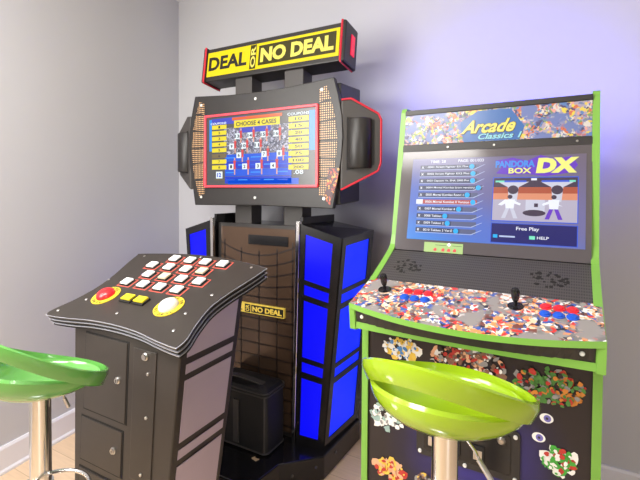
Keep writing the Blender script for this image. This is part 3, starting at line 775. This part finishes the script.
# right half: title, arena picture, footer
apoly([(.52, .05), (.56, .13), (.53, .2), (.62, .22), (.7, .21), (.8, .24), (.93, .2), (.96, .12), (.93, .02), (.85, .05), (.77, -.0), (.7, .06), (.62, .02)][::1], violet, .0010)
at('PANDORA', .525, .055, .742, .135, arc_b, .0016, .05); at('BOX', .60, .140, .725, .205, arc_y, .0018, .03)
at('DX', .748, .035, .955, .205, arc_y, .0022, .07, .06)
aq(.515, .245, .965, .745, life_blue, .0010); aq(.52, .255, .96, .735, sand, .0012)
aq(.52, .255, .96, .38, arena_dark, .0014); aq(.52, .36, .96, .46, dusk, .0016); aq(.52, .43, .96, .50, dusk2, .0017)
for cu in (.63, .86):
    apoly([(cu-.085, .30), (cu+.085, .30), (cu+.03, .36), (cu+.022, .52), (cu-.022, .52), (cu-.03, .36)][::-1], metal_, .0019)
    apoly([(cu+.03*math.cos(a), .39+.05*math.sin(a)) for a in [-2*math.pi*k/12 for k in range(12)]], arena_dark, .0021)
aq(.70, .50, .80, .63, metal_, .0020); aq(.745, .54, .765, .58, arena_dark, .0022)
apoly([(.745+.06*math.cos(a), .645+.035*math.sin(a)) for a in [-2*math.pi*k/16 for k in range(16)]], arena_dark, .0021)
aq(.53, .285, .70, .305, life_blue, .0022); aq(.78, .285, .95, .305, life_blue, .0022); aq(.53, .285, .58, .305, green_lit, .0024); aq(.92, .285, .95, .305, green_lit, .0024); aq(.725, .262, .755, .285, pale, .0024)
def fighter(u, s, legs):
    v = .50
    apoly([(u+.014*math.cos(a), v-.03+.024*math.sin(a)) for a in [-2*math.pi*k/10 for k in range(10)]], arena_dark, .0025)
    apoly([(u-.028, v), (u+.028, v), (u+.022, v+.10), (u-.022, v+.10)][::-1], pale, .0025)
    apoly([(u-.028, v), (u-.045*s-.02, v+.06), (u-.045*s, v+.07), (u-.01, v+.03)][::-1], pale, .0026)
    apoly([(u+.02*s, v+.01), (u+.06*s, v+.045), (u+.055*s, v+.065), (u+.015*s, v+.04)][::-s], pale, .0026)
    for k_ in (-1, 1): apoly([(u+.002*k_, v+.10), (u+.022*k_, v+.10), (u+.045*k_, v+.21), (u+.022*k_, v+.21)][::-k_], legs, .0025)
fighter(.615, 1, metal_); fighter(.845, -1, violet)
aq(.515, .765, .965, .985, life_blue, .0010); aq(.52, .772, .96, .978, navy, .0012)
at('Free Play', .655, .80, .775, .85, pale, .0016); at('HELP', .765, .895, .825, .925, pale, .0016); aq(.725, .893, .755, .93, green_lit, .0016); aq(.53, .893, .555, .93, cyan, .0016); aq(.565, .902, .65, .92, row_line, .0016)
label(w.build('game_screen', MO), 'lit menu screen with game list and fight picture')
c = MB(); card_g = mat('card_green', S(140, 170, 104), .5); card_r = mat('card_red', S(196, 60, 62), .5); card_w = mat('card_white', S(235, 238, 230), .4, emit=S(235, 238, 230), strength=.3)
c.prism([gp(-.200, -.001, .0), gp(-.064, -.001, .0), gp(-.064, .034, .0), gp(-.200, .034, .0)], nn*.001, card_g)
def cd(pts, m): c.poly([gp(a, b_, .0014) for a, b_ in pts], m)
cd([(-.112, .022), (-.105, .029), (-.112, .036-.001), (-.119, .029)], card_w)
for x_ in (-.160, -.132, -.112, -.092): cd([(x_-.005, .004), (x_+.005, .004), (x_+.006, .012), (x_, .016), (x_-.006, .010)], card_r)
cd([(-.16, .0245), (-.122, .0245), (-.122, .026), (-.16, .026)], ink_dark); cd([(-.10, .0245), (-.068, .0245), (-.068, .026), (-.10, .026)], ink_dark)
label(c.build('instruction_card', MO), 'small green card with red marks and a white diamond')
# marquee
M0, M1 = Vector((0, .326, 1.532)), Vector((0, .352, 1.682)); d = (M1-M0).normalized(); nn = Vector((0, -d.z, d.y)).normalized(); ML = (M1-M0).length
def mp_(x, v, o=0.0): return M0+X*x+d*v+nn*o
k = MB(); k.prism([mp_(-IW, -.012), mp_(IW, -.012), mp_(IW, ML), mp_(-IW, ML)], -nn*.03, black_satin); k.prism([mp_(-IW, -.014, 0), mp_(IW, -.014), mp_(IW, .010), mp_(-IW, .010)], nn*.004, black_satin)
k.prism([mp_(-IW, ML-.018), mp_(IW, ML-.018), mp_(IW, ML), mp_(-IW, ML)], nn*.004, black_satin)
MQ = k.build('marquee_frame', AC)
for x in (-.14, .02, .27): MB().disc(mp_(x, -.002, .003), nn, .004, .004, steel, 10).build('bolt', MQ)
a = MB(); a.prism([mp_(-IW+.002, .014), mp_(IW-.002, .014), mp_(IW-.002, ML-.020), mp_(-IW+.002, ML-.020)], nn*.0015, marquee_print)
a.poly([mp_(-.085, .0145, .002), mp_(.10, .0145, .002), mp_(.115, .06, .002), mp_(.07, .128, .002), mp_(-.04, .128, .002), mp_(-.10, .09, .002)], sky_print)
my = glow('logo_yellow', S(240, 224, 110)); md = glow('logo_shade', S(86, 72, 40)); mc = glow('logo_cyan', S(150, 214, 226))
a.text('Arcade', mp_(-.098, .042, .0028), X, d, .178, .052, md, .07, slant=.12); a.text('Arcade', mp_(-.096, .044, .0034), X, d, .174, .049, my, .03, slant=.12)
a.text('Classics 1', mp_(-.04, .0195, .0028), X, d, .142, .0235, md, .06, slant=.06); a.text('Classics 1', mp_(-.039, .0205, .0034), X, d, .139, .0215, mc, .03, slant=.06)
label(a.build('marquee', MQ), 'lit marquee lettered Arcade over a colour collage')
# generic splash prints on the front panel
def blobs(cx, cz, hx, hz, pal, n_, name_lb, sz=(.0035, .0105)):
    n_ = int(n_*3.2)
    o = MB(); y = .004
    for i in range(n_):
        a = random.uniform(0, 6.283); r_ = math.sqrt(random.random())
        x_, z_ = cx+hx*r_*math.cos(a), cz+hz*r_*math.sin(a)
        s_ = random.uniform(*sz)*(2.0 if i < n_*.3 else 1.0); k_ = random.randint(6, 9); ph = random.uniform(0, 6.28); st_ = random.uniform(.5, 1.0); ro = random.uniform(0, 3.14)
        pts = []
        for j in range(k_):
            t_ = ph-2*math.pi*j/k_; q_ = s_*random.uniform(.65, 1.1); px, pz_ = q_*math.cos(t_), q_*st_*math.sin(t_)
            pts.append((x_+px*math.cos(ro)-pz_*math.sin(ro), y-.0004-.00005*i, z_+px*math.sin(ro)+pz_*math.cos(ro)))
        o.poly(pts[::-1], pal[i % len(pal)])
    label(o.build('printed_splash', FP), name_lb)
flat = {k_: mat('ink_'+k_, S(*c_), .4, vary=.08, scale=60) for k_, c_ in dict(yellow=(228, 190, 76), white=(232, 230, 226), blue=(70, 130, 190), brown=(128, 92, 74), red=(184, 52, 46), skin=(222, 168, 130), green=(74, 128, 58), orange=(204, 128, 50), grey=(142, 140, 138), leaf=(66, 160, 58), dark=(40, 34, 36), teal=(150, 176, 170)).items()}
F = flat
blobs(-.200, .868, .055, .034, [F['yellow'], F['white'], F['yellow'], F['blue'], F['white']], 26, 'yellow, white and blue print')
blobs(.000, .862, .105, .052, [F['brown'], F['red'], F['grey'], F['skin'], F['dark'], F['brown'], F['white']], 60, 'brown, red and grey print')
blobs(.212, .846, .085, .048, [F['green'], F['orange'], F['green'], F['red'], F['green'], F['grey'], F['dark']], 54, 'green and orange print')
blobs(.238, .650, .040, .034, [F['leaf'], F['white'], F['leaf'], F['red'], F['white'], F['leaf']], 30, 'leaf green, white and red print')
blobs(-.242, .640, .052, .046, [F['white'], F['teal'], F['grey'], F['white']], 26, 'white and grey print')
blobs(-.232, .470, .050, .035, [F['skin'], F['red'], F['yellow'], F['skin']], 24, 'skin, red and yellow print')
blobs(-.12, .46, .026, .035, [F['yellow'], F['grey'], F['brown'], F['dark']], 14, 'mustard and grey print', (.003, .008))
blobs(.07, .50, .03, .018, [F['red'], F['white'], F['skin']], 12, 'red and white print', (.003, .008))
bub = mat('ink_violet', S(110, 104, 176), .4)
for cx, cz in ((.208, .757), (.190, .700)):
    o = MB()
    ell = lambda rx, rz, dx, y: [(cx+dx+rx*math.cos(t_), y, cz+rz*math.sin(t_)) for t_ in [2*math.pi*k_/20 for k_ in range(20)]]
    o.poly(ell(.0165, .013, 0, .0035), F['white']); o.poly(ell(.009, .0095, .002, .0030), bub); o.poly(ell(.0035, .0035, .001, .0026), F['dark'])
    label(o.build('printed_bubble', FP), 'white bubble print with violet centre')
# coin door
cdr = MB(); ring = rrect(.146, .074, .014, 0, 4); cdr.prism([(p.x, .004, .628+p.y) for p in ring][::-1], (0, -.006, 0), black_satin)
CD = cdr.build('coin_door', FP, .002)
i_ = MB(); ring = rrect(.122, .056, .008, 0, 4); i_.prism([(p.x, -.002, .630+p.y) for p in ring][::-1], (0, -.003, 0), black_gloss); IN = i_.build('coin_plate', CD, .001)
for x in (-.095, -.03, .036):
    s_ = MB(); s_.box(x-.017, x+.017, -.0095, -.005, .588, .634, gap_black); s_.box(x-.012, x+.012, -.011, -.0095, .594, .622, steel); label(s_.build('coin_return', IN, .001), 'steel coin return flap')
k = MB(); k.lathe([(0, 0), (.011, 0), (.011, .004), (.007, .009), (0, .009)], steel, (.098, -.005, .668), (0, -1, 0), 18); label(k.build('lock', IN), 'round steel lock')
for x, z in ((.134, .686), (.134, .566), (-.134, .686), (-.134, .566), (0, .563)):
    MB().disc((x, -.001, z), (0, -1, 0), .006, .006, bright_bolt, 12).build('bolt', CD)
# blue LED strip along the rear top edge of the cabinet, washing the wall behind
MB().box(-.25, .25, .62, .70, 1.66, 1.68, black_matte).build('light_bar_mount', AC)
label(MB().box(-.23, .23, .70, .712, 1.662, 1.678, mat('led_bar', (.02, .02, .6, 1), .4, emit=(0.01, 0.01, 1, 1), strength=3)).build('light_bar', AC), 'blue LED strip at the rear top edge')
ld = bpy.data.lights.new('led_light', 'AREA'); ld.shape = 'RECTANGLE'; ld.size = .42; ld.size_y = .03; ld.energy = 8; ld.color = (0.0, 0.0, 1.0)
lo = bpy.data.objects.new('led_light', ld); COL.objects.link(lo); lo.parent = AC; lo.location = (0, .725, 1.70)
lo.rotation_euler = Vector((0, 1.0, .35)).to_track_quat('-Z', 'Y').to_euler()

# ---------------------------------------------------------------- bar stools
def stool(lbl, loc, rz, zb, shell, tilt_amp=0.062, rim_h=0.106, lip_amp=0.027):
    """zb = underside height of the seat bowl. Seat rear (low back) points to local -Y."""
    st = thing('bar_stool', lbl, 'bar stool', loc, rz, 'bar stools')
    N_ = 64
    R_ = .181
    def rim(t):                          # t=0 at rear (-Y)
        c_ = math.cos(t); return zb+rim_h+tilt_amp*c_+.012*math.cos(2*t)
    def pt(t, r_, z): return Vector((math.sin(t)*r_, -math.cos(t)*r_, z))
    ts = [2*math.pi*i/N_ for i in range(N_)]
    seat = MB()
    # bowl: rises to a shelf below the back opening
    def lip(t):
        return zb+.066+lip_amp*math.cos(t)
    prof = []
    K = 9
    outer, inner = [], []
    for k_ in range(K+1):
        f = k_/K; a_ = f*math.pi/2
        ro, row, rin = None, [], []
        for t in ts:
            h = lip(t)-zb
            rmax = .163
            rad = rmax*math.sin(a_)**.9 if k_ else 0.0
            z = zb+h*(1-math.cos(a_))
            row.append(pt(t, max(rad, 1e-4), z)); 
            rin.append(pt(t, max(rad-.006, 1e-4), z+.007))
        outer.append(row); inner.append(rin)
    seat.loft(outer+inner[::-1], shell, True, False, True)
    SE = seat.build('seat', st)
    # ring band: full rim, open below it around the rear, joined to the bowl at the front
    band = MB(); ro1, ro2, ri1, ri2, mid1 = [], [], [], [], []
    for t in ts:
        c_ = math.cos(t); top = rim(t); bot = top-(.045+.004*c_)
        ro1.append(pt(t, R_-.012, bot)); mid1.append(pt(t, R_+.001, (top+bot)/2+.006)); ro2.append(pt(t, R_, top-.003)); ri2.append(pt(t, R_-.006, top)); ri1.append(pt(t, R_-.020, bot+.002))
    mid2 = [pt(t, R_-.010, rim(t)-.02) for t in ts]
    band.loft([ro1, mid1, ro2, ri2, mid2, ri1, ro1], shell, True, False, True)
    # web joining band and bowl on the front half
    wb_o, wb_i, wt_o, wt_i = [], [], [], []
    lim = math.radians(96)
    tt = [lim+(2*math.pi-2*lim)*i/36 for i in range(37)]
    web = []
    for s_, off in ((0, 0.0), (1, .006)):
        web.append([pt(t, .162-off, lip(t)-.002) for t in tt]); web.append([pt(t, R_-.013-off, rim(t)-.046) for t in tt])
    band.loft([web[0], web[1], web[3], web[2], web[0]], shell, False, False, True)
    band.build('back_band', SE)
    p = MB()
    p.lathe([(.0, zb+.005), (.045, zb+.005), (.045, zb+.001), (.030, zb-.006), (0, zb-.006)], black_matte, n=28); p.build('seat_plate', st)
    p = MB(); p.lathe([(0, .02), (.028, .02), (.028, zb-.003), (0, zb-.003)], chrome, n=32); label(p.build('post', st), 'chrome post')
    b = MB(); b.lathe([(0, 0), (.205, 0), (.207, .006), (.19, .014), (.10, .028), (.05, .040), (.034, .055), (.033, .075), (0, .075)], chrome, n=48); label(b.build('base_disc', st), 'round chrome base')
    return st
def lever(st, a, b_):
    l = MB(); a, b_ = Vector(a), Vector(b_); m1 = a.lerp(b_, .35)+Vector((0, 0, .006))
    l.tube([a, m1, a.lerp(b_, .5)], .0032, chrome, 8); l.tube([a.lerp(b_, .45), b_], .0055, steel, 10)
    label(l.build('height_lever', st), 'thin chrome lever')
def footrest(st, z, cx, cy, r):
    f = MB(); ring = [(cx+r*math.cos(t), cy+r*math.sin(t), z) for t in [2*math.pi*i/32 for i in range(33)]]
    f.tube(ring, .0062, chrome, 10); f.tube([(0, 0, z-.03), (0, 0, z+.03)], .033, chrome, 20)
    label(f.build('foot_ring', st), 'chrome foot ring')
s1 = stool('lime green bar stool with chrome post in front of the green-edged arcade cabinet', (-.197, .93, 0), math.radians(-7), .866, seat_lime)
lever(s1, (.045, -.02, .860), (.125, -.06, .795)); footrest(s1, .42, 0, .12, .13)
s2 = stool('grass green bar stool beside the podium and left white wall, cut off by the frame', (-1.315, .69, 0), math.radians(2), .765, seat_green, .098, .118, .042)
lever(s2, (.025, .045, .758), (.04, .06, .705)); footrest(s2, .47, .03, .00, .11)
